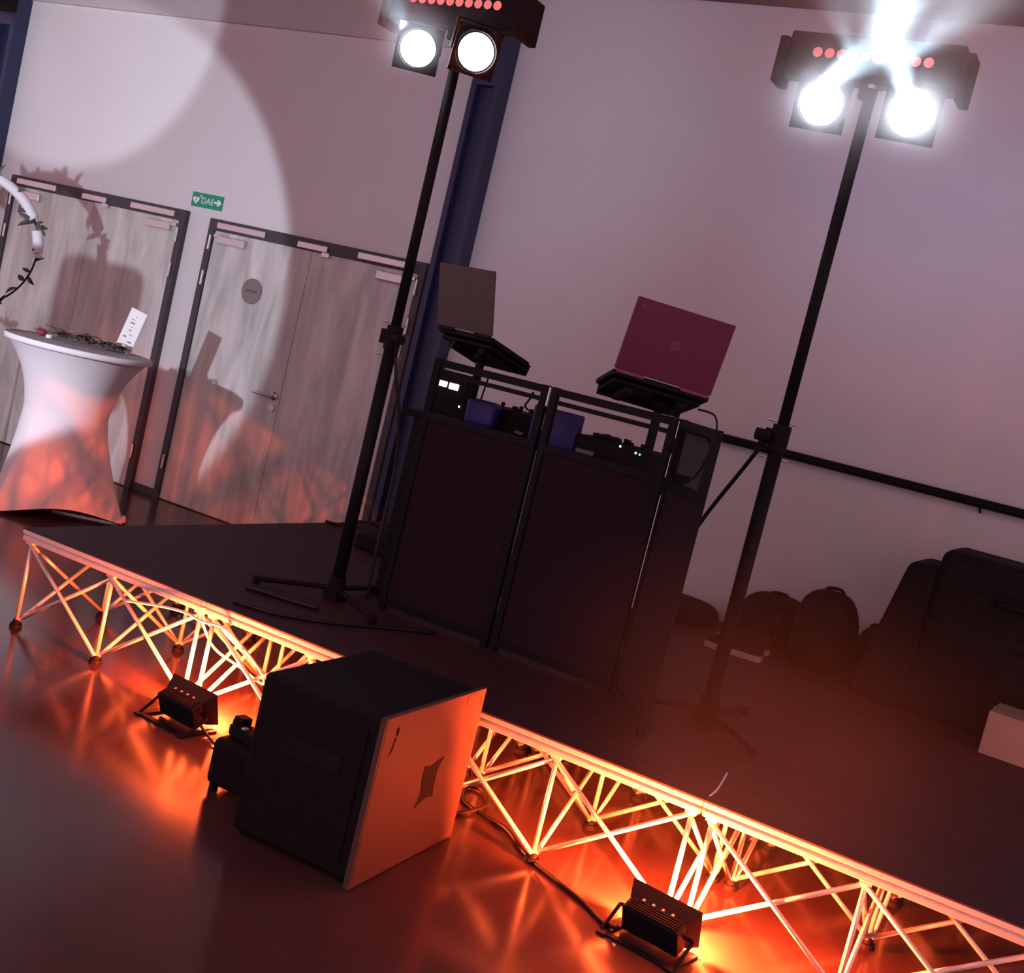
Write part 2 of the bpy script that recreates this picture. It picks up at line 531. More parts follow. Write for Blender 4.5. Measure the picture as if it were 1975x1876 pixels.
# ------------------------------------------------------------------ orange floor floodlights
def flood(x, y, rz, label, energy):
    t = thing('floor_floodlight', label, 'floodlight', (x, y, 0), (0, 0, rz), 'orange floodlights on the floor along the stage')
    rm = Matrix.Translation((0, 0.0, 0.062)) @ Matrix.Rotation(R(-66), 4, 'X')
    b = B().box((-0.095, -0.045, -0.04), (0.095, 0.045, 0.02), 0.006)
    for k in range(5):
        b.box((-0.085, -0.049, -0.032 + k * 0.009), (0.085, -0.044, -0.028 + k * 0.009))
    bmesh.ops.transform(b.bm, matrix=rm, verts=b.bm.verts[:])
    hs = obj('housing', b, 'blackm', t)
    for k in range(4):
        sc = B().cyl(rm @ Vector((-0.05 + k * 0.033, -0.046, 0.012)), rm @ Vector((-0.05 + k * 0.033, -0.053, 0.012)), 0.005, seg=8)
        obj('glint_stud', sc, 'silver', hs)  # shiny studs stand in for bright glints of light on the housing
    # flared hood around the lens
    def flap(pts):
        bb = B().prism(pts, Vector((0, 0, 0.0025)))
        bmesh.ops.transform(bb.bm, matrix=rm, verts=bb.bm.verts[:])
        return bb
    obj('hood_flap', flap([(-0.095, -0.045, 0.008), (0.095, -0.045, 0.008), (0.118, -0.062, 0.062), (-0.118, -0.062, 0.062)]), 'blackm', t)
    obj('hood_flap', flap([(-0.095, 0.045, 0.008), (0.095, 0.045, 0.008), (0.105, 0.066, 0.040), (-0.105, 0.066, 0.040)]), 'blackm', t)
    obj('hood_flap', flap([(-0.095, -0.045, 0.008), (-0.095, 0.045, 0.008), (-0.118, 0.060, 0.048), (-0.118, -0.062, 0.062)]), 'blackm', t)
    obj('hood_flap', flap([(0.095, -0.045, 0.008), (0.095, 0.045, 0.008), (0.118, 0.060, 0.048), (0.118, -0.062, 0.062)]), 'blackm', t)
    pb = B().box((-0.085, -0.036, 0.020), (0.085, 0.036, 0.0235))
    bmesh.ops.transform(pb.bm, matrix=rm, verts=pb.bm.verts[:])
    obj('led_panel', pb, 'lamp_orange', t)
    obj('yoke', B().box((-0.128, -0.10, 0.0), (0.128, -0.075, 0.006)).cyl((-0.125, -0.088, 0.003), (-0.125, 0.0, 0.066), 0.006, seg=8).cyl((0.125, -0.088, 0.003), (0.125, 0.0, 0.066), 0.006, seg=8).cyl((-0.125, 0.0, 0.066), (-0.09, 0.0, 0.066), 0.006).cyl((0.125, 0.0, 0.066), (0.09, 0.0, 0.066), 0.006), 'blackm', t)
    for sx in (-0.114, 0.114):
        obj('rear_foot', B().box((sx - 0.014, -0.11, 0.0), (sx + 0.014, 0.06, 0.008)), 'blackm', t)
    wm = Matrix.Translation((x, y, 0)) @ Matrix.Rotation(rz, 4, 'Z') @ rm
    p = wm @ Vector((0, 0, 0.060))
    lamp('floodlight_beam', 'POINT', p, energy, (1.0, 0.105, 0.021), shadow_soft_size=0.03)
    return t


flood(-2.80, 3.395, R(-6), 'black floor floodlight shining orange beside the small rounded box', 430)
flood(-0.91, 3.385, R(-8), 'black floor floodlight shining orange on the bare floor past the case', 780)

# ------------------------------------------------------------------ light stands with bars and par lamps
def stand(x, y, ztop, zc, label, angs, knob):
    t = thing('light_stand', label, 'light stand', (x, y, ZD), group='lighting stands on the stage')
    h = ztop - ZD
    c = zc - ZD
    obj('lower_tube', B().cyl((0, 0, 0.01), (0, 0, c), 0.027, seg=16), 'blackm', t, smooth=True)
    obj('upper_tube', B().cyl((0, 0, c), (0, 0, h), 0.0215, seg=16), 'blackm', t, smooth=True)
    cl = obj('clamp_collar', B().cyl((0, 0, c - 0.05), (0, 0, c + 0.05), 0.034, seg=16).box((-0.055, -0.018, c - 0.03), (-0.02, 0.018, c + 0.03), 0.004), 'black', t)
    obj('clamp_knob', B().cyl((knob * 0.03, -0.03, c), (knob * 0.075, -0.055, c), 0.022, seg=8).cyl((knob * 0.05, -0.04, c), (knob * 0.06, -0.045, c - 0.07), 0.008), 'black', cl)
    for dz in (0.06, -0.075):
        obj('locking_pin', B().cyl((-0.055, -0.02, c + dz), (0.045, 0.02, c + dz), 0.004), 'silver', cl)
    obj('base_hub', B().cyl((0, 0, 0.0), (0, 0, 0.03), 0.05, seg=16).cyl((0, 0, 0.03), (0, 0, 0.10), 0.036, seg=16), 'black', t)
    for a in angs:
        dx, dy = math.cos(R(a)), math.sin(R(a))
        lg = obj('leg', B().cyl((dx * 0.04, dy * 0.04, 0.045), (dx * 0.33, dy * 0.33, 0.018), 0.011, seg=10), 'blackm', t)
        obj('rubber_foot', B().cyl((dx * 0.325, dy * 0.325, 0.0), (dx * 0.325, dy * 0.325, 0.03), 0.016, seg=10), 'black', lg)
    obj('top_spigot', B().cyl((0, 0, h), (0, 0, h + 0.06), 0.017, seg=12), 'silver', t)
    return t


def light_bar(x, y, z, label):
    """bar with a row of ten LEDs on the audience side"""
    t = thing('led_light_bar', label, 'light bar', (x, y, z), group='light bars on the stands')
    obj('housing', B().box((-0.31, -0.045, -0.075), (0.31, 0.045, 0.085), 0.008), 'blackm', t)
    for s in (-1, 1):
        obj('end_bracket', B().box((s * 0.328 - 0.018, -0.055, -0.105), (s * 0.328 + 0.018, 0.055, 0.06), 0.006), 'black', t)
    for k in range(10):
        lx = -0.197 + k * 0.0438
        rg = obj('led_ring', B().cyl((lx, -0.0445, 0.012), (lx, -0.0505, 0.012), 0.0205, seg=18), 'black', t)
        obj('led', B().cyl((lx, -0.0500, 0.012), (lx, -0.0535, 0.012), 0.0175, seg=18), 'led_red', rg)
    obj('clamp', B().cyl((0, 0, -0.12), (0, 0, -0.06), 0.03, seg=14), 'black', t)
    return t


def par(x, y, z, aim, label, rad=0.062, energy=40, beam=None):
    """par can on a yoke under the bar, aimed at a point"""
    d = Vector(aim) - Vector((x, y, z))
    q = d.to_track_quat('-Y', 'Z').to_euler()
    t = thing('par_light', label, 'stage light', (x, y, z), q, 'white par lights under the light bars')
    can = B().cyl((0, 0.08, 0), (0, -0.05, 0), rad * 0.78, rad * 1.08, seg=28)
    can.cyl((0, -0.05, 0), (0, -0.072, 0), rad * 1.14, seg=28, caps=False)
    can.cyl((0, 0.08, 0), (0, 0.10, 0), rad * 0.5, seg=16)
    obj('can', can, 'black', t)
    obj('lens', B().cyl((0, -0.052, 0), (0, -0.066, 0), rad * 1.04, rad * 1.0, seg=32), 'lamp_white', t)
    g = rad * 1.34
    fr = B().box((-g, -0.046, -g), (g, -0.042, g))
    for (a, b) in (((-g, -0.05, -g), (g, -0.044, -rad * 1.16)), ((-g, -0.05, rad * 1.16), (g, -0.044, g)), ((-g, -0.05, -g), (-rad * 1.16, -0.044, g)), ((rad * 1.16, -0.05, -g), (g, -0.044, g))):
        fr.box(a, b)
    obj('filter_frame', fr, 'black', t)
    obj('yoke', B().box((-rad * 1.3, 0.0, -0.01), (-rad * 1.2, 0.03, 0.10)).box((rad * 1.2, 0.0, -0.01), (rad * 1.3, 0.03, 0.10)).box((-rad * 1.3, 0.0, 0.10), (rad * 1.3, 0.03, 0.108)), 'black', t)
    f = d.normalized()
    p = Vector((x, y, z)) + f * 0.085
    lamp('par_beam', 'SPOT', p, energy, (0.82, 0.88, 1.0), Vector(p) + f, spot_size=R(70), spot_blend=0.6, shadow_soft_size=0.05)
    return t


stand(-2.79, 4.17, 2.76, 1.53, 'slim black lighting stand on the stage beside the steel column end of the booth', (215, 335, 95), 1)
stand(-1.195, 4.38, 2.78, 1.51, 'slim black lighting stand on the bare deck between booth and bags', (200, 320, 80), -1)
light_bar(-2.826, 4.17, 2.856, 'black light bar with a row of dim red lamps above the column side stand')
light_bar(-1.215, 4.40, 2.87, 'black light bar in white haze above the stand by the handrail')
par(-2.965, 4.15, 2.68, (-0.3, -0.5, 1.55), 'glaring white par light under the clear red-lamp bar, by the door side', 0.067)
par(-2.655, 4.06, 2.67, (1.6, 0.2, 1.5), 'glaring white par light turned aside next to the steel column', 0.067)
par(-1.35, 4.36, 2.705, (-0.3, -0.5, 1.5), 'glaring white par light under the hazy bar, on the booth side', 0.070)
par(-1.035, 4.36, 2.708, (0.1, -0.5, 1.5), 'glaring white par light under the hazy bar, on the bag side', 0.073)

# ------------------------------------------------------------------ DJ booth: folding black facade
bt = thing('dj_booth', 'tall black folding DJ booth facade with open upper band on the stage', 'dj booth', (-2.1, 4.3, ZD))


def facade(p, q, label_scrim, zc=0.82, ztop=1.075):
    """one framed panel between two ground points (booth space)"""
    p, q = Vector((p[0], p[1], 0)), Vector((q[0], q[1], 0))
    d = (q - p)
    L = d.length
    ang = math.atan2(d.y, d.x)
    fr = B()
    fr.box((0.0, -0.015, 0.0), (0.03, 0.015, ztop), 0.003).box((L - 0.03, -0.015, 0), (L, 0.015, ztop), 0.003)
    for z in (0.02, zc, ztop - 0.032):
        fr.box((0.03, -0.0145, z), (L - 0.03, 0.0145, z + 0.03))
    f = obj('panel_frame', fr, 'blackm', bt, p, (0, 0, ang))
    obj('fabric', B().box((0.032, -0.006, 0.05), (L - 0.032, -0.002, zc)), 'fabric', f)
    if label_scrim:
        obj('mesh_scrim', B().box((0.03, -0.002, zc + 0.03), (L - 0.03, 0.0, ztop - 0.032)), 'scrim', f)
    else:
        obj('inner_rail', B().box((0.03, -0.01, ztop - 0.066), (L - 0.03, 0.006, ztop - 0.048)), 'blackm', f)
    for z in (() if label_scrim else (0.15, 0.9)):
        obj('hinge', B().cyl((L + 0.004, 0.012, z), (L + 0.004, 0.012, z + 0.06), 0.006, seg=8), 'silver', f)
    return f


facade((-0.545, 0.0), (-0.008, 0.0), False)
facade((0.006, 0.0), (0.545, -0.01), False)
facade((0.565, -0.012), (0.835, -0.40), True)
for z0, z1 in ((0.34, 0.78), (0.85, 0.94), (1.0, 1.065)):
    obj('corner_strip', B().box((0.549, -0.016, z0), (0.5575, -0.012, z1)), 'silver', bt)
obj('corner_strip', B().box((-0.004, -0.016, 0.995), (0.003, -0.012, 1.07)), 'silver', bt)

# table behind the facade with the gear
t = thing('dj_table', 'black table hidden behind the booth facade carrying the DJ gear', 'table', (-2.2, 4.72, ZD))
obj('table_top', B().box((-0.66, -0.26, 0.80), (0.50, 0.30, 0.83), 0.004), 'black', t)
for sx in (-0.58, 0.46):
    for sy in (-0.22, 0.26):
        obj('leg', B().box((sx - 0.02, sy - 0.02, 0), (sx + 0.02, sy + 0.02, 0.80)), 'blackm', t)
ZT = ZD + 0.83


def knobs(t, w, d, h, n, seedv):
    rr = random.Random(seedv)
    for k in range(n):
        x, y = rr.uniform(-w / 2 + 0.03, w / 2 - 0.03), rr.uniform(-d / 2 + 0.03, d / 2 - 0.03)
        obj('knob', B().cyl((x, y, h), (x, y, h + rr.uniform(0.012, 0.022)), 0.009, seg=10), 'black', t)


t = thing('dj_controller', 'low black DJ controller on the table under the burgundy laptop', 'controller', (-1.86, 4.58, ZT))
obj('body', B().box((-0.17, -0.11, 0), (0.16, 0.10, 0.085), 0.006), 'black', t)
knobs(t, 0.30, 0.18, 0.085, 10, 3)
obj('jog_wheel', B().cyl((-0.08, 0.0, 0.085), (-0.08, 0.0, 0.10), 0.06, seg=24), 'blackm', t)
obj('port_label', B().box((-0.155, -0.112, 0.012), (-0.075, -0.1102, 0.028)), 'disc', t)
for (lx, lz, m) in ((0.03, 0.078, 'led_white'), (0.10, 0.068, 'led_white'), (0.118, 0.066, 'led_green')):
    obj('indicator', B().sphere((lx, -0.111, lz), 0.0042, 8, 6), m, t)
t = thing('dj_mixer', 'black DJ mixer on the table under the grey laptop stand', 'mixer', (-2.40, 4.68, ZT))
obj('body', B().box((-0.13, -0.13, 0), (0.15, 0.14, 0.10), 0.006), 'black', t)
knobs(t, 0.26, 0.24, 0.10, 9, 5)
obj('port_label', B().box((0.055, -0.132, 0.012), (0.095, -0.1305, 0.024)), 'disc', t)
t = thing('audio_receiver', 'dark receiver with a small lit display at the column end of the table', 'receiver', (-2.70, 4.66, ZT))
obj('body', B().box((-0.10, -0.10, 0), (0.10, 0.05, 0.075), 0.006), 'black', t)
obj('indicator', B().sphere((0.06, -0.101, 0.058), 0.0045, 8, 6), 'led_white', t)
obj('aerial', B().cyl((0.08, 0.03, 0.07), (0.09, 0.04, 0.21), 0.004, seg=8), 'black', t)
t = thing('lit_meter', 'small dark box with two glowing white displays behind the booth bar', 'meter', (-2.735, 4.63, ZT + 0.0755))
obj('case', B().box((-0.075, -0.03, 0), (0.085, 0.03, 0.12), 0.005), 'blackm', t)
obj('display', B().box((-0.055, -0.0325, 0.048), (-0.012, -0.030, 0.072), 0.004), 'display', t)
obj('display', B().box((0.0, -0.0325, 0.045), (0.048, -0.030, 0.072), 0.004), 'display', t)
t = tag(obj('blue_case', B().box((-0.115, -0.025, 0), (0.10, 0.025, 0.155), 0.008), 'bluebox', None, (-2.13, 4.50, ZT)), 'upright blue case standing between mixer and controller', 'case')
t = tag(obj('blue_pouch', B().box((-0.065, -0.04, 0), (0.075, 0.04, 0.115), 0.02), 'bluebox', None, (-2.49, 4.50, ZT)), 'small rounded blue pouch in front of the black mixer', 'pouch')


def laptop(name, label, loc, yaw, w, lidh, roll, lid_mat, open_deg, base_pitch, logo):
    """local +y is the user side; hinge along x at the origin"""
    t = thing(name, label, 'laptop', loc)
    t.rotation_euler = (Matrix.Rotation(yaw, 4, 'Z') @ Matrix.Rotation(roll, 4, 'Y') @ Matrix.Rotation(-base_pitch, 4, 'X')).to_euler()
    obj('base', B().box((-w / 2, 0.0, -0.024), (w / 2, 0.265, 0.0), 0.006), 'blackm', t)
    obj('keyboard', B().box((-w / 2 + 0.03, 0.03, 0.0), (w / 2 - 0.03, 0.14, 0.003)), 'black', t)
    ld = obj('lid', B().box((-w / 2, -0.012, 0.004), (w / 2, 0.0, lidh), 0.005), lid_mat, t, (0, 0, 0), (R(open_deg - 90) + base_pitch, 0, 0))
    obj('screen', B().box((-w / 2 + 0.015, 0.0, 0.02), (w / 2 - 0.015, 0.0015, lidh - 0.015)), 'black', ld)
    for s in (-1, 1):
        obj('hinge', B().box((s * w * 0.33 - w * 0.14, -0.013, -0.014), (s * w * 0.33 + w * 0.14, -0.001, 0.003), 0.003), 'logo' if logo else 'blackm', t)
    if logo:
        lg = obj('emblem', B().cyl((0.0, -0.0124, lidh * 0.52), (0.0, -0.0130, lidh * 0.52), 0.021, seg=28), 'logo', ld)
        text('emblem_letters', 'hp', 0.030, lid_mat, lg, (0.0, -0.0131, lidh * 0.525), (R(90), 0, 0), 0.0003)
        obj('sticker', B().cyl((-w / 2 + 0.035, -0.0124, lidh - 0.03), (-w / 2 + 0.035, -0.0130, lidh - 0.03), 0.010, seg=16), 'logo', ld)
        text('sticker_text', '....', 0.02, 'logo', ld, (-w / 2 + 0.075, -0.0124, lidh - 0.03), (R(90), 0, 0), 0.0003)
    return t


def laptop_stand(label, top, yaw, roll, pitch, w, zb, post_off=0.0):
    """tray under a laptop with a post down to the table"""
    t = thing('laptop_stand', label, 'laptop stand', (top[0], top[1], zb))
    mx = Matrix.Translation((0, 0, top[2] - zb)) @ Matrix.Rotation(yaw, 4, 'Z') @ Matrix.Rotation(roll, 4, 'Y') @ Matrix.Rotation(-pitch, 4, 'X')
    b = B().box((-w / 2, 0.03, -0.045), (w / 2, 0.29, -0.028), 0.005)
    b.box((-w / 2, 0.28, -0.06), (w / 2, 0.295, -0.005), 0.003)
    for s in (-1, 1):
        b.box((s * w * 0.3 - 0.02, 0.04, -0.075), (s * w * 0.3 + 0.02, 0.24, -0.044), 0.006)
    bmesh.ops.transform(b.bm, matrix=mx, verts=b.bm.verts[:])
    obj('tray', b, 'blackm', t)
    c = mx @ Vector((post_off, 0.13, -0.05))
    obj('post', B().cyl((c.x, c.y, 0.01), (c.x, c.y, c.z), 0.020, seg=12), 'blackm', t)
    obj('swivel', B().sphere((c.x, c.y, c.z - 0.015), (0.036, 0.036, 0.03)), 'black', t)
    obj('base_plate', B().cyl((c.x, c.y, 0.0), (c.x, c.y, 0.012), 0.075, seg=24), 'black', t)
    return t


L1 = Vector((-2.79, 4.72, 1.632))
laptop('open_laptop', 'open grey-brown laptop seen from behind beside the steel column', L1, R(-18), 0.375, 0.285, R(0), 'lid1', 104, R(15), False)
laptop_stand('black tilted laptop stand under the grey-brown laptop', L1, R(-18), 0.0, R(15), 0.34, ZT + 0.0, 0.02)
L2 = Vector((-1.80, 4.66, 1.612))
laptop('open_laptop', 'open burgundy laptop seen from behind with round emblem', L2, R(36), 0.42, 0.305, R(3), 'lid2', 100, R(12), True)
laptop_stand('black laptop stand under the burgundy laptop', L2, R(36), R(3), R(12), 0.38, ZT + 0.0, 0.05)

# booth leads
tag(obj('laptop_lead', B().path([(-1.68, 4.83, 1.54), (-1.60, 4.82, 1.53), (-1.57, 4.80, 1.45), (-1.585, 4.78, 1.32), (-1.62, 4.8, 1.256)], 0.0045), 'rope', smooth=True), 'thin black lead hanging from the burgundy laptop', 'cable')
tag(obj('laptop_lead', B().path([(-2.84, 4.74, 1.58), (-2.86, 4.74, 1.54), (-2.88, 4.72, 1.46), (-2.86, 4.78, 1.30), (-2.78, 4.86, 1.256)], 0.004), 'rope', smooth=True), 'thin black lead hanging from the grey-brown laptop', 'cable')
tag(obj('jack_cable', B().path([(-2.40, 4.78, 1.352), (-2.36, 4.62, 1.38), (-2.26, 4.45, 1.42), (-2.20, 4.345, 1.45), (-2.19, 4.34, 1.44)], 0.0045), 'rope', smooth=True), 'black jack cable running up from the mixer to the booth bar', 'cable')
tag(obj('stand_cable', B().path([(-1.235, 4.36, 1.50), (-1.30, 4.40, 1.38), (-1.45, 4.52, 1.12), (-1.56, 4.62, 0.86), (-1.62, 4.66, 0.62), (-1.63, 4.66, 0.43)], 0.008), 'rope', smooth=True), 'black cable sloping from the stand clamp to behind the booth', 'cable')
tag(obj('stand_cable', B().path([(-2.755, 4.15, 1.50), (-2.735, 4.17, 1.38), (-2.715, 4.22, 1.24), (-2.71, 4.28, 1.0), (-2.72, 4.3, 0.6), (-2.72, 4.32, 0.432)], 0.007), 'rope', smooth=True), 'black cable dropping from the clamp of the stand beside the column', 'cable')

# ------------------------------------------------------------------ flight case in front of the stage
t = thing('speaker_case', 'big black speaker case with an orange-lit plywood side standing before the stage', 'speaker case', (-1.88, 3.16, 0), (0, 0, R(2.0)))
obj('cabinet', B().box((-0.215, -0.30, 0.02), (0.205, 0.295, 0.505), 0.012), 'black', t)
sp = obj('side_board', B().box((0.206, -0.305, 0.004), (0.224, 0.305, 0.515), 0.003), 'board', t)
obj('edge_strip', B().box((0.2045, -0.312, 0.004), (0.2225, -0.3055, 0.512)), 'board', sp)
cx_, cz_ = 0.035, 0.255
star = [(-0.045, 0.058), (-0.005, 0.052), (0.07, 0.068), (0.045, 0.03), (0.045, -0.03), (0.055, -0.062), (0.012, -0.055), (-0.055, -0.075), (-0.03, -0.035), (-0.045, 0.01)]
obj('handle_recess', B().prism([(0.2245, cx_ + a, cz_ + b) for a, b in star], (0.0008, 0, 0)), 'black', sp)
obj('scratch', B().prism([(0.2245, -0.245, 0.475), (0.2245, -0.232, 0.48), (0.2245, -0.230, 0.455), (0.2245, -0.242, 0.452)], (0.0006, 0, 0)), 'bag', sp)
obj('scratch', B().prism([(0.2245, -0.262, 0.395), (0.2245, -0.245, 0.41), (0.2245, -0.235, 0.445), (0.2245, -0.243, 0.448), (0.2245, -0.252, 0.415)], (0.0006, 0, 0)), 'bag', sp)
obj('torn_corner', B().box((0.2246, 0.18, 0.475), (0.2252, 0.27, 0.508)), 'board', sp)
obj('front_grille', B().box((-0.18, -0.307, 0.06), (0.17, -0.3005, 0.46), 0.002), 'black', t)
obj('front_handle', B().box((-0.13, -0.311, 0.30), (0.11, -0.3072, 0.36), 0.002), 'bag', t)
for sx in (-0.18, 0.17):
    for sy in (-0.26, 0.26):
        obj('rubber_foot', B().cyl((sx, sy, 0), (sx, sy, 0.022), 0.022, seg=12), 'black', t)

t = thing('power_box', 'small black rounded box on feet beside the speaker case', 'box', (-2.24, 3.14, 0), (0, 0, R(2)))
obj('shell', B().box((-0.115, -0.115, 0.022), (0.13, 0.14, 0.178), 0.022), 'black', t)
for sx in (-0.09, 0.10):
    for sy in (-0.09, 0.11):
        obj('foot', B().cyl((sx, sy, 0), (sx, sy, 0.03), 0.016, seg=10), 'black', t)
t = thing('plug_block', 'black plug block with switches on top of the rounded box', 'plug block', (-2.285, 3.10, 0.178), (0, 0, R(-12)))
obj('body', B().box((-0.055, -0.03, 0), (0.11, 0.035, 0.035), 0.005), 'black', t)
obj('switch', B().sphere((0.0, -0.01, 0.036), (0.012, 0.012, 0.006), 10, 6), 'silver', t)
obj('plug', B().box((-0.06, -0.012, 0.034), (-0.015, 0.03, 0.06), 0.004), 'black', t)

tag(obj('lamp_cable', B().path([(-2.70, 3.36, 0.05), (-2.60, 3.34, 0.012), (-2.48, 3.30, 0.007), (-2.42, 3.22, 0.1), (-2.38, 3.15, 0.20), (-2.33, 3.12, 0.228)], 0.005), 'rope', smooth=True), 'short black cable from the floodlight to the plug block', 'cable')
tag(obj('floor_cable', B().path([(-1.00, 3.32, 0.03), (-1.06, 3.36, 0.008), (-1.16, 3.43, 0.008), (-1.30, 3.50, 0.008), (-1.43, 3.57, 0.008), (-1.58, 3.70, 0.008), (-1.70, 3.73, 0.008), (-1.80, 3.78, 0.008), (-1.86, 3.90, 0.008), (-1.80, 3.92, 0.012), (-1.72, 3.80, 0.017), (-1.74, 3.68, 0.008), (-1.80, 3.60, 0.008), (-1.95, 3.62, 0.008)], 0.007), 'rope', smooth=True), 'black cable curling over the floor from the second floodlight', 'cable')
tag(obj('tied_cable', B().path([(-3.30, 3.52, 0.30), (-3.12, 3.515, 0.335), (-2.98, 3.51, 0.352), (-2.90, 3.508, 0.345), (-2.80, 3.512, 0.352), (-2.74, 3.56, 0.30), (-2.70, 3.66, 0.20), (-2.74, 3.75, 0.12), (-2.85, 3.74, 0.15), (-2.92, 3.64, 0.22), (-2.93, 3.55, 0.33)], 0.005), 'whitewrap', smooth=True), 'pale cable looped through the platform legs above the floodlight', 'cable')
tag(obj('deck_cable', B().path([(-3.90, 5.58, 0.435), (-3.86, 5.65, 0.428), (-3.83, 5.75, 0.45), (-3.78, 5.86, 0.455), (-3.70, 5.92, 0.428), (-3.55, 5.90, 0.428), (-3.40, 5.75, 0.428)], 0.008), 'rope', smooth=True), 'short curl of black cable at the open deck edge by the column', 'cable')
tag(obj('deck_strap', B().path([(-2.99, 3.85, 0.43), (-2.90, 3.87, 0.432), (-2.80, 3.89, 0.43), (-2.69, 3.93, 0.43)], 0.012), 'rope', smooth=True), 'black strap lying on the deck before the stand', 'strap')
tag(obj('deck_cable', B().path([(-2.86, 3.62, 0.428), (-2.70, 3.66, 0.428), (-2.55, 3.80, 0.428), (-2.40, 4.05, 0.428), (-2.30, 4.20, 0.428)], 0.008), 'rope', smooth=True), 'black cable on the deck running to the foot of the booth', 'cable')
tag(obj('loose_lead', B().path([(-0.90, 3.58, 0.4225), (-0.905, 3.66, 0.424), (-0.92, 3.76, 0.424), (-0.935, 3.85, 0.426)], 0.003), 'whitewrap', smooth=True), 'thin pale lead lying across the bare deck near the platform joint', 'cable')
t = thing('small_box', 'small dark flat box on the deck between stand and booth', 'box', (-3.42, 5.42, ZD))
obj('body', B().box((-0.05, -0.16, 0), (0.34, 0.16, 0.075), 0.01), 'black', t)
obj('lid_rim', B().box((-0.052, -0.162, 0.05), (0.342, 0.162, 0.058)), 'bag', t)

# ------------------------------------------------------------------ bags and boxes at the rear of the stage
def lump(name, label, loc, size, seedv, m='bag', straps=True):
    rr = random.Random(seedv)
    t = thing(name, label, 'bag', loc)
    b = B().sphere((0, 0, size[2] * 0.46), (size[0] / 2, size[1] / 2, size[2] * 0.54), 20, 14)
    for v in b.bm.verts:
        f = lambda t_, h_: math.copysign(abs(t_ / h_) ** 0.68, t_) * h_
        zc = size[2] * 0.46
        v.co = Vector((f(v.co.x, size[0] / 2), f(v.co.y, size[1] / 2), zc + f(v.co.z - zc, size[2] * 0.54)))
        if v.co.z < 0.0:
            v.co.z = 0.0
        k = 1 + 0.10 * math.sin(9 * v.co.x + seedv) * math.cos(11 * v.co.z + 2 * seedv)
        low = max(0.0, 1 - v.co.z / (size[2] * 0.6))
        v.co.x *= k * (1 + 0.14 * low)
        v.co.y *= k
    obj('body', b, m, t, smooth=True)
    z = size[2]
    obj('top_handle', B().path([(-0.05, 0, z * 0.96), (-0.03, 0, z * 1.02), (0.03, 0, z * 1.03), (0.05, 0, z * 0.96)], 0.009), m, t, smooth=True)
    if straps:
        for s in (-1, 1):
            obj('strap', B().path([(s * 0.06, -size[1] * 0.40, z * 0.75), (s * 0.07, -size[1] * 0.52, z * 0.5), (s * 0.08, -size[1] * 0.50, z * 0.2)], 0.010), m, t, smooth=True)
    return t


lump('soft_bag', 'slumped black bag behind the pair of sneakers', (-1.52, 6.37, ZD), (0.33, 0.34, 0.265), 2)
lump('backpack', 'upright black backpack between slumped bag and tall covered stack', (-1.20, 6.12, ZD), (0.30, 0.28, 0.40), 4)
t = lump('low_bag', 'low flat black bag behind the booth end against the wall', (-2.13, 6.30, ZD), (0.58, 0.42, 0.11), 6, straps=False)
t = lump('low_bag', 'low black pouch between backpack and tall covered stack', (-0.99, 6.42, ZD), (0.18, 0.22, 0.25), 9, straps=False)

t = thing('covered_stack', 'tall black padded equipment stack with stepped top by the wall', 'equipment', (-0.42, 6.0, ZD))
b = B().box((-0.30, -0.22, 0.0), (0.45, 0.28, 0.775), 0.05)
obj('padded_body', b, 'bag', t, smooth=False)
b = B().box((-0.43, -0.20, 0.0), (-0.28, 0.26, 0.68), 0.04)
for v in b.bm.verts:
    if v.co.x < -0.36:
        v.co.x -= 0.13 * max(0, 0.68 - v.co.z) / 0.68
obj('side_pocket', b, 'bag', t)
obj('seam_strip', B().box((-0.29, -0.226, 0.42), (0.44, -0.2205, 0.45), 0.002), 'blackm', t)
obj('carry_handle', B().path([(-0.02, -0.225, 0.60), (0.0, -0.26, 0.60), (0.15, -0.26, 0.60), (0.17, -0.225, 0.60)], 0.012), 'blackm', t, smooth=True)

t = thing('cardboard_box', 'pale cardboard box on the deck in front of the covered stack', 'box', (-0.14, 5.48, ZD), (0, 0, R(-3)))
obj('carton', B().box((-0.19, -0.02, 0), (0.20, 0.26, 0.185), 0.004), 'cardboard', t)
obj('flap', B().prism([(-0.06, -0.02, 0.186), (0.20, -0.02, 0.186), (0.20, -0.05, 0.25), (-0.03, -0.05, 0.235)], (0, 0.004, 0.002)), 'cardboard', t)
obj('tape', B().box((-0.192, 0.10, 0.01), (-0.1905, 0.14, 0.184)), 'white', t)



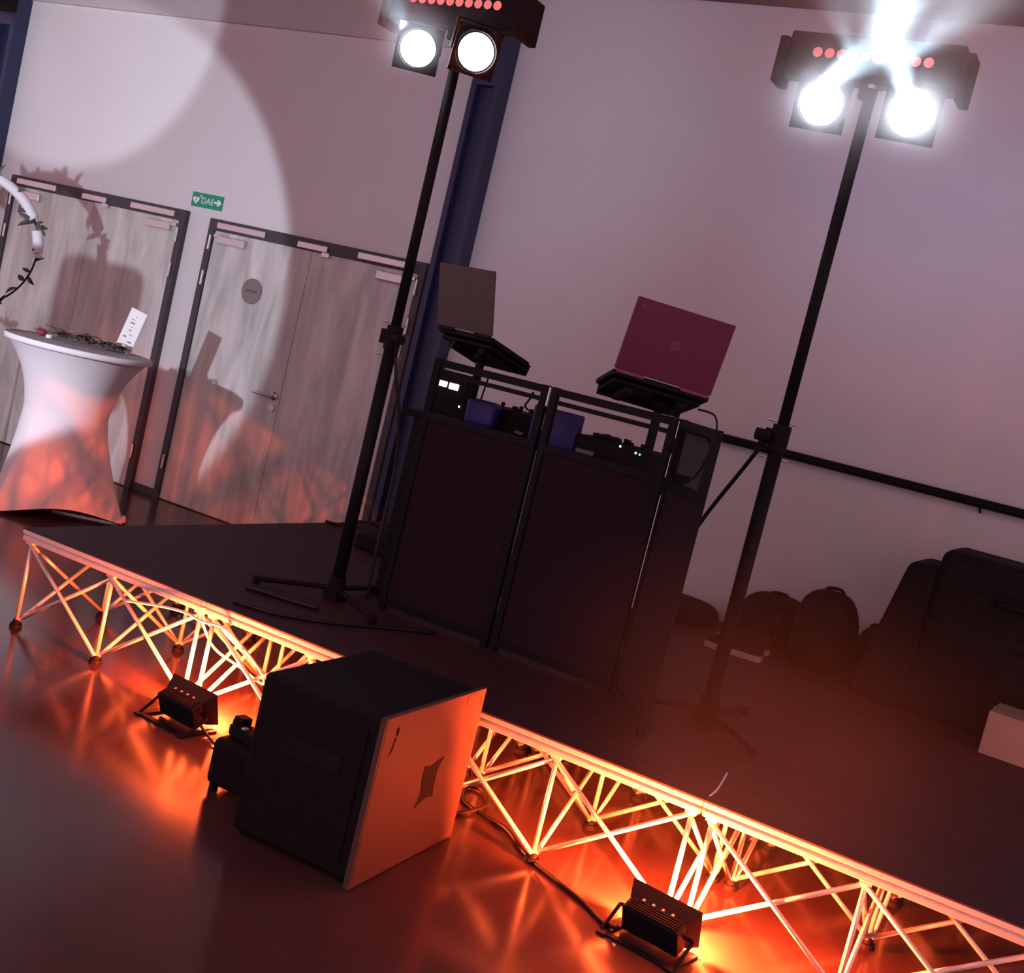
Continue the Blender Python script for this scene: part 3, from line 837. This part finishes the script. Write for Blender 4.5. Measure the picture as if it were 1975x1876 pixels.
def sneaker(label, loc, rz):
    """toe towards -x; outline lofted over a pale sole"""
    t = thing('sneaker', label, 'shoe', loc, (0, 0, rz), 'pair of sneakers by the slumped bag')
    secs = [(-0.145, 0.012, 0.040), (-0.135, 0.034, 0.056), (-0.10, 0.047, 0.068), (-0.05, 0.050, 0.080), (0.0, 0.044, 0.100), (0.04, 0.039, 0.112), (0.09, 0.039, 0.112), (0.125, 0.036, 0.112), (0.142, 0.022, 0.104)]
    out = [(x, -w_ - 0.004) for x, w_, h_ in secs] + [(x, w_ + 0.004) for x, w_, h_ in reversed(secs)]
    obj('sole', B().prism([(x, y, 0.0) for x, y in out], (0, 0, 0.030)), 'sole', t)
    b = B()
    rings = []
    for x, w_, h_ in secs:
        ring = []
        for k in range(12):
            a = math.pi * k / 11
            ring.append(b.bm.verts.new((x, -w_ * math.copysign(abs(math.cos(a)) ** 0.6, math.cos(a)), 0.028 + (h_ - 0.028) * math.sin(a) ** 0.7)))
        rings.append(ring)
    for p, q in zip(rings, rings[1:]):
        for k in range(11):
            b.bm.faces.new((p[k], p[k + 1], q[k + 1], q[k]))
    b.bm.faces.new(rings[0])
    b.bm.faces.new(list(reversed(rings[-1])))
    obj('upper', b, 'bag', t, smooth=True)
    obj('opening', B().lathe([(0.034, 0.108), (0.036, 0.118), (0.028, 0.120), (0.020, 0.100)], 16), 'black', t, (0.085, 0, 0))
    for k in range(3):
        x = -0.04 + 0.025 * k
        obj('lace', B().path([(x, -0.024, 0.082 + 0.008 * k), (x, 0.0, 0.093 + 0.008 * k), (x, 0.024, 0.082 + 0.008 * k)], 0.003, seg=6, sub=4), 'black', t)
    return t


sneaker('dark sneaker with pale sole standing on the open deck behind the stand', (-1.535, 5.80, ZD), R(2))
sneaker('dark sneaker with pale sole set back against the slumped bag', (-1.56, 6.05, ZD), R(-17))

# ------------------------------------------------------------------ cocktail table with stretch cover
TX, TY, TZ = -5.73, 5.30, 1.02
t = thing('cocktail_table', 'white stretch-covered cocktail table behind the stage end', 'table', (TX, TY, 0))
FA = [R(36), R(156), R(276)]
HALF = math.pi / 3


def cover_r(i, r, z, th):
    zw, rw = 0.62, 0.245
    if z >= zw:
        u = (z - zw) / (TZ - zw)
        return rw + (0.425 - rw) * (0.30 * u + 0.70 * u ** 2.6)
    best = min(abs((th - a + math.pi) % (2 * math.pi) - math.pi) for a in FA)
    k = math.cos(HALF) / max(math.cos(HALF - best), 0.01)
    rb = 0.475 * (k ** 0.62)
    u = (zw - z) / zw
    return rw + (rb - rw) * (0.25 * u + 0.75 * u ** 1.55)


def cover_z(i, r, z, th):
    best = min(abs((th - a + math.pi) % (2 * math.pi) - math.pi) for a in FA)
    lift = 0.075 * math.sin(math.pi / 2 * best / HALF) ** 0.9
    if z < 0.62:
        return z + lift * (1 - z / 0.62)
    return z


prof = [(1, 0.004 + (TZ - 0.012) * k / 40) for k in range(41)]
cv = obj('stretch_cover', B().lathe(prof, 96, cover_r, cover_z), 'spandex', t, smooth=True)
obj('rim_band', B().lathe([(0.423, TZ - 0.028), (0.430, TZ - 0.024), (0.430, TZ + 0.002), (0.422, TZ + 0.006)], 64), 'spandex', t, smooth=True)
obj('table_top', B().cyl((0, 0, TZ - 0.02), (0, 0, TZ + 0.004), 0.424, seg=64), 'tabletop', t)
obj('centre_pole', B().cyl((0, 0, 0), (0, 0, TZ - 0.02), 0.03), 'black', t)
for a in FA:
    c, s = math.cos(a), math.sin(a)
    obj('foot', B().cyl((c * 0.03, s * 0.03, 0.02), (c * 0.45, s * 0.45, 0.02), 0.012).cyl((c * 0.45, s * 0.45, 0.0), (c * 0.45, s * 0.45, 0.03), 0.016), 'black', t)
    pk = obj('foot_pocket', B().sphere((c * 0.452, s * 0.452, 0.035), (0.018, 0.018, 0.03), 14, 8), 'spandex_stain', t, smooth=True)

# things on the table
t = thing('menu_card', 'narrow white printed card standing tilted on the cocktail table', 'card', (-5.70, 5.60, TZ + 0.006), (R(0), R(13), R(20)))
obj('card', B().box((-0.05, -0.002, 0.004), (0.06, 0.002, 0.285)), 'white', t)
rr = random.Random(5)
for k in range(9):
    z = 0.05 + 0.024 * k
    x = rr.uniform(-0.03, 0.015)
    obj('print_mark', B().box((x, -0.0028, z), (x + rr.uniform(0.012, 0.03), -0.002, z + rr.uniform(0.003, 0.010))), 'disc', t)
t = thing('card_holder', 'small white ring holder at the foot of the printed card', 'card holder', (-5.72, 5.56, TZ + 0.006))
obj('ring', B().lathe([(0.045, 0.0), (0.05, 0.006), (0.05, 0.014), (0.042, 0.016), (0.036, 0.006), (0.045, 0.0)], 28), 'white', t, smooth=True)
obj('dark_centre', B().cyl((0, 0, 0.0), (0, 0, 0.005), 0.037, seg=24), 'black', t)


def leaf_mesh(b, base, d, L, Wd, upv):
    base, d, upv = Vector(base), Vector(d).normalized(), Vector(upv)
    s = d.cross(upv).normalized()
    n = s.cross(d).normalized()
    pts = []
    prof = [(0, 0.05), (0.25, 0.8), (0.5, 1.0), (0.75, 0.7), (1.0, 0.02)]
    lft, mid, rgt = [], [], []
    for u, wv in prof:
        c = base + d * (L * u) + n * (L * 0.18 * math.sin(u * math.pi))
        lft.append(b.bm.verts.new(c - s * Wd * wv / 2 + n * 0.004))
        mid.append(b.bm.verts.new(c))
        rgt.append(b.bm.verts.new(c + s * Wd * wv / 2 + n * 0.004))
    for k in range(4):
        b.bm.faces.new((lft[k], mid[k], mid[k + 1], lft[k + 1]))
        b.bm.faces.new((mid[k], rgt[k], rgt[k + 1], mid[k + 1]))
    return b


t = thing('dried_garland', 'tangled dried leaf garland lying across the cocktail table', 'garland', (-5.70, 5.36, TZ + 0.006))
gp = [(-0.20, -0.09, 0.012), (-0.08, -0.04, 0.02), (0.04, 0.05, 0.014), (0.09, 0.11, 0.018), (0.11, 0.16, 0.012)]
obj('stem', B().path(gp, 0.006), 'leaf', t, smooth=True)
rr = random.Random(12)
for k in range(64):
    u = rr.uniform(0, 3.999)
    i = int(u)
    p = Vector(gp[i]).lerp(Vector(gp[i + 1]), u - i)
    a = rr.uniform(0, 2 * math.pi)
    d = Vector((math.cos(a), math.sin(a), rr.uniform(0.0, 0.55)))
    obj('leaf', leaf_mesh(B(), p, d, rr.uniform(0.06, 0.12), rr.uniform(0.03, 0.055), (0, 0, 1)), 'leaf' if rr.random() < 0.62 else 'leaf2', t)
t = thing('red_flower', 'small red flower lying at the rim of the cocktail table', 'flower', (-5.98, 5.22, TZ + 0.006))
obj('bloom', B().sphere((0, 0, 0.022), (0.032, 0.03, 0.022), 14, 8), 'red', t, smooth=True)
for k in range(6):
    a = k * math.pi / 3
    obj('petal', leaf_mesh(B(), (0, 0, 0.012), (math.cos(a), math.sin(a), 0.35), 0.05, 0.035, (0, 0, 1)), 'red', t)
t = thing('tea_light', 'tiny white tea light beside the red flower', 'candle', (-5.90, 5.21, TZ + 0.006))
obj('cup', B().lathe([(0.0, 0.0), (0.019, 0.0), (0.02, 0.018), (0.018, 0.018), (0.017, 0.012), (0.0, 0.012)], 20), 'white', t)
obj('wick', B().cyl((0, 0, 0.012), (0, 0, 0.022), 0.001, seg=6), 'black', t)

# ------------------------------------------------------------------ flower hoop on a floor stand left of the table
HC = Vector((-6.90, 5.30, 1.49))
hr = 0.43
t = thing('flower_hoop', 'white-wrapped leafy flower hoop on a thin stand beside the cocktail table', 'flower hoop', (HC.x, HC.y, 0))
hx = Vector((math.cos(R(40)), math.sin(R(40)), 0))
hz = Vector((0, 0, 1))


def hoop(a, rad=hr):
    return Vector((0, 0, HC.z)) + hx * (rad * math.cos(a)) + hz * (rad * math.sin(a))


obj('wire_ring', B().path([hoop(2 * math.pi * k / 24) for k in range(24)], 0.006, closed=True, sub=3), 'black', t, smooth=True)
obj('white_wrap', B().path([hoop(R(a)) for a in (150, 125, 100, 75, 50, 30)], 0.034, seg=10), 'whitewrap', t, smooth=True)
obj('white_wrap', B().path([hoop(R(a)) for a in (20, 12, 4, -3)], 0.034, seg=10), 'whitewrap', t, smooth=True)
obj('stand_rod', B().cyl((0, 0, 0.012), (0, 0, HC.z - hr), 0.008), 'black', t)
obj('stand_base', B().cyl((0, 0, 0), (0, 0, 0.012), 0.14, seg=28), 'black', t)
rr = random.Random(21)
for k in range(16):
    a = R(rr.uniform(-75, 25))
    p = hoop(a)
    d = hx * rr.uniform(-1, 1) + hz * rr.uniform(-1, 0.6) + Vector((0, rr.uniform(-0.5, 0.5), 0))
    obj('leaf', leaf_mesh(B(), p, d, rr.uniform(0.05, 0.085), rr.uniform(0.025, 0.04), (0, -1, 0.2)), 'leaf', t)
for k in range(34):
    a = R(rr.uniform(25, 260))
    p = hoop(a, hr + rr.uniform(-0.02, 0.02))
    d = hx * rr.uniform(-1, 1) + hz * rr.uniform(-1, 1) + Vector((0, rr.uniform(-0.5, 0.5), 0))
    obj('leaf', leaf_mesh(B(), p, d, rr.uniform(0.07, 0.12), rr.uniform(0.03, 0.05), (0, -1, 0.2)), 'leaf', t)

# rounded panel added beyond the frame to cast the shadow on the door
t = thing('shadow_panel', 'unseen upright rounded panel left of the stage, added for its shadow', 'display', (-5.88, 4.18, 0), (0, 0, R(24)))
rrp = []
for cxx, czz, a0 in ((0.13, 1.49, 0), (-0.13, 1.49, 90), (-0.13, 1.08, 180), (0.13, 1.08, 270)):
    for k in range(5):
        rrp.append((cxx + 0.06 * math.cos(R(a0 + k * 22.5)), -0.012, czz + 0.06 * math.sin(R(a0 + k * 22.5))))
obj('panel', B().prism(rrp, (0, 0.024, 0)), 'black', t)
obj('stand_post', B().cyl((0, 0.02, 0.012), (0, 0.02, 1.1), 0.02), 'blackm', t)
obj('stand_foot', B().box((-0.16, -0.12, 0), (0.16, 0.14, 0.012)), 'blackm', t)

# ------------------------------------------------------------------ haze around the lamps
def haze(name, label, loc, size, dens, scale, seedz, nmin=0.36, core=0.2):
    b = B().box((-size[0] / 2, -size[1] / 2, -size[2] / 2), (size[0] / 2, size[1] / 2, size[2] / 2))
    m = bpy.data.materials.new(name)
    m.use_nodes = True
    n, l = nt(m)
    n.remove(n['Principled BSDF'])
    out = n['Material Output']
    v = n.new('ShaderNodeVolumeScatter')
    v.inputs['Color'].default_value = (0.86, 0.93, 1, 1)
    v.inputs['Anisotropy'].default_value = 0.2
    tc = n.new('ShaderNodeTexCoord')
    ns = n.new('ShaderNodeTexNoise')
    ns.inputs['Scale'].default_value = scale
    ns.inputs['Detail'].default_value = 2
    mp = n.new('ShaderNodeMapping')
    mp.inputs['Location'].default_value = (seedz, 0, seedz)
    l.new(tc.outputs['Object'], mp.inputs['Vector'])
    l.new(mp.outputs[0], ns.inputs['Vector'])
    mr = n.new('ShaderNodeMapRange')
    mr.inputs['From Min'].default_value = nmin
    mr.inputs['From Max'].default_value = 0.68
    l.new(ns.outputs['Fac'], mr.inputs['Value'])
    # fade to nothing towards the edge of the cloud
    mp2 = n.new('ShaderNodeMapping')
    mp2.inputs['Scale'].default_value = (2 / size[0], 2 / size[1], 2 / size[2])
    l.new(tc.outputs['Object'], mp2.inputs['Vector'])
    ln = n.new('ShaderNodeVectorMath')
    ln.operation = 'LENGTH'
    l.new(mp2.outputs[0], ln.inputs[0])
    fr = n.new('ShaderNodeMapRange')
    fr.inputs['From Min'].default_value = 1.0
    fr.inputs['From Max'].default_value = core
    fr.interpolation_type = 'SMOOTHSTEP'
    l.new(ln.outputs['Value'], fr.inputs['Value'])
    mu = n.new('ShaderNodeMath')
    mu.operation = 'MULTIPLY'
    l.new(mr.outputs[0], mu.inputs[0])
    l.new(fr.outputs[0], mu.inputs[1])
    m2 = n.new('ShaderNodeMath')
    m2.operation = 'MULTIPLY'
    l.new(mu.outputs[0], m2.inputs[0])
    m2.inputs[1].default_value = dens
    l.new(m2.outputs[0], v.inputs['Density'])
    l.new(v.outputs[0], out.inputs['Volume'])
    o = obj(name, b, m, None, loc)
    o['kind'] = 'stuff'
    return tag(o, label, 'haze')


haze('haze_cloud', 'white smoke rising through the beams above the handrail side stand', (-1.08, 4.28, 3.12), (2.2, 0.6, 1.6), 3.6, 3.0, 1.7, 0.28)
haze('haze_cloud', 'faint white smoke beside the lamp bar near the steel column', (-3.02, 4.08, 2.88), (1.0, 0.5, 0.8), 1.6, 4.0, 5.2, 0.30)
# effect beams thrown upwards from the bars
for p, q, e, a in (((-1.36, 4.25, 2.72), (-1.14, 4.29, 2.95), 150, 44), ((-1.03, 4.25, 2.72), (-1.17, 4.29, 2.98), 150, 44),
                   ((-1.17, 4.27, 2.84), (-1.13, 4.30, 3.5), 100, 58), ((-1.10, 4.27, 2.84), (-0.72, 4.30, 3.3), 50, 34), ((-1.25, 4.27, 2.84), (-1.55, 4.30, 3.3), 24, 34),
                   ((-2.98, 4.05, 2.72), (-3.22, 4.08, 3.0), 30, 60)):
    lamp('effect_beam', 'SPOT', p, e, (0.66, 0.84, 1.0), q, spot_size=R(a), spot_blend=0.8, shadow_soft_size=0.02)
# added cool spots without fixtures, brightening the wall behind the stands
lamp('wall_fill_spot', 'SPOT', (-2.95, 4.5, 2.95), 34, (0.66, 0.70, 1.0), (-4.1, 6.5, 2.9), spot_size=R(100), spot_blend=1.0, shadow_soft_size=0.1)
lamp('wall_fill_spot', 'SPOT', (-1.2, 4.55, 2.95), 40, (0.50, 0.58, 1.0), (-1.1, 6.59, 3.5), spot_size=R(115), spot_blend=1.0, shadow_soft_size=0.2)

haze('smoke_puff', 'thin red-lit smoke drifting over the deck above the floodlight past the case', (-0.70, 3.50, 0.75), (2.2, 1.0, 1.3), 0.05, 1.5, 2.2, 0.0, 0.0)
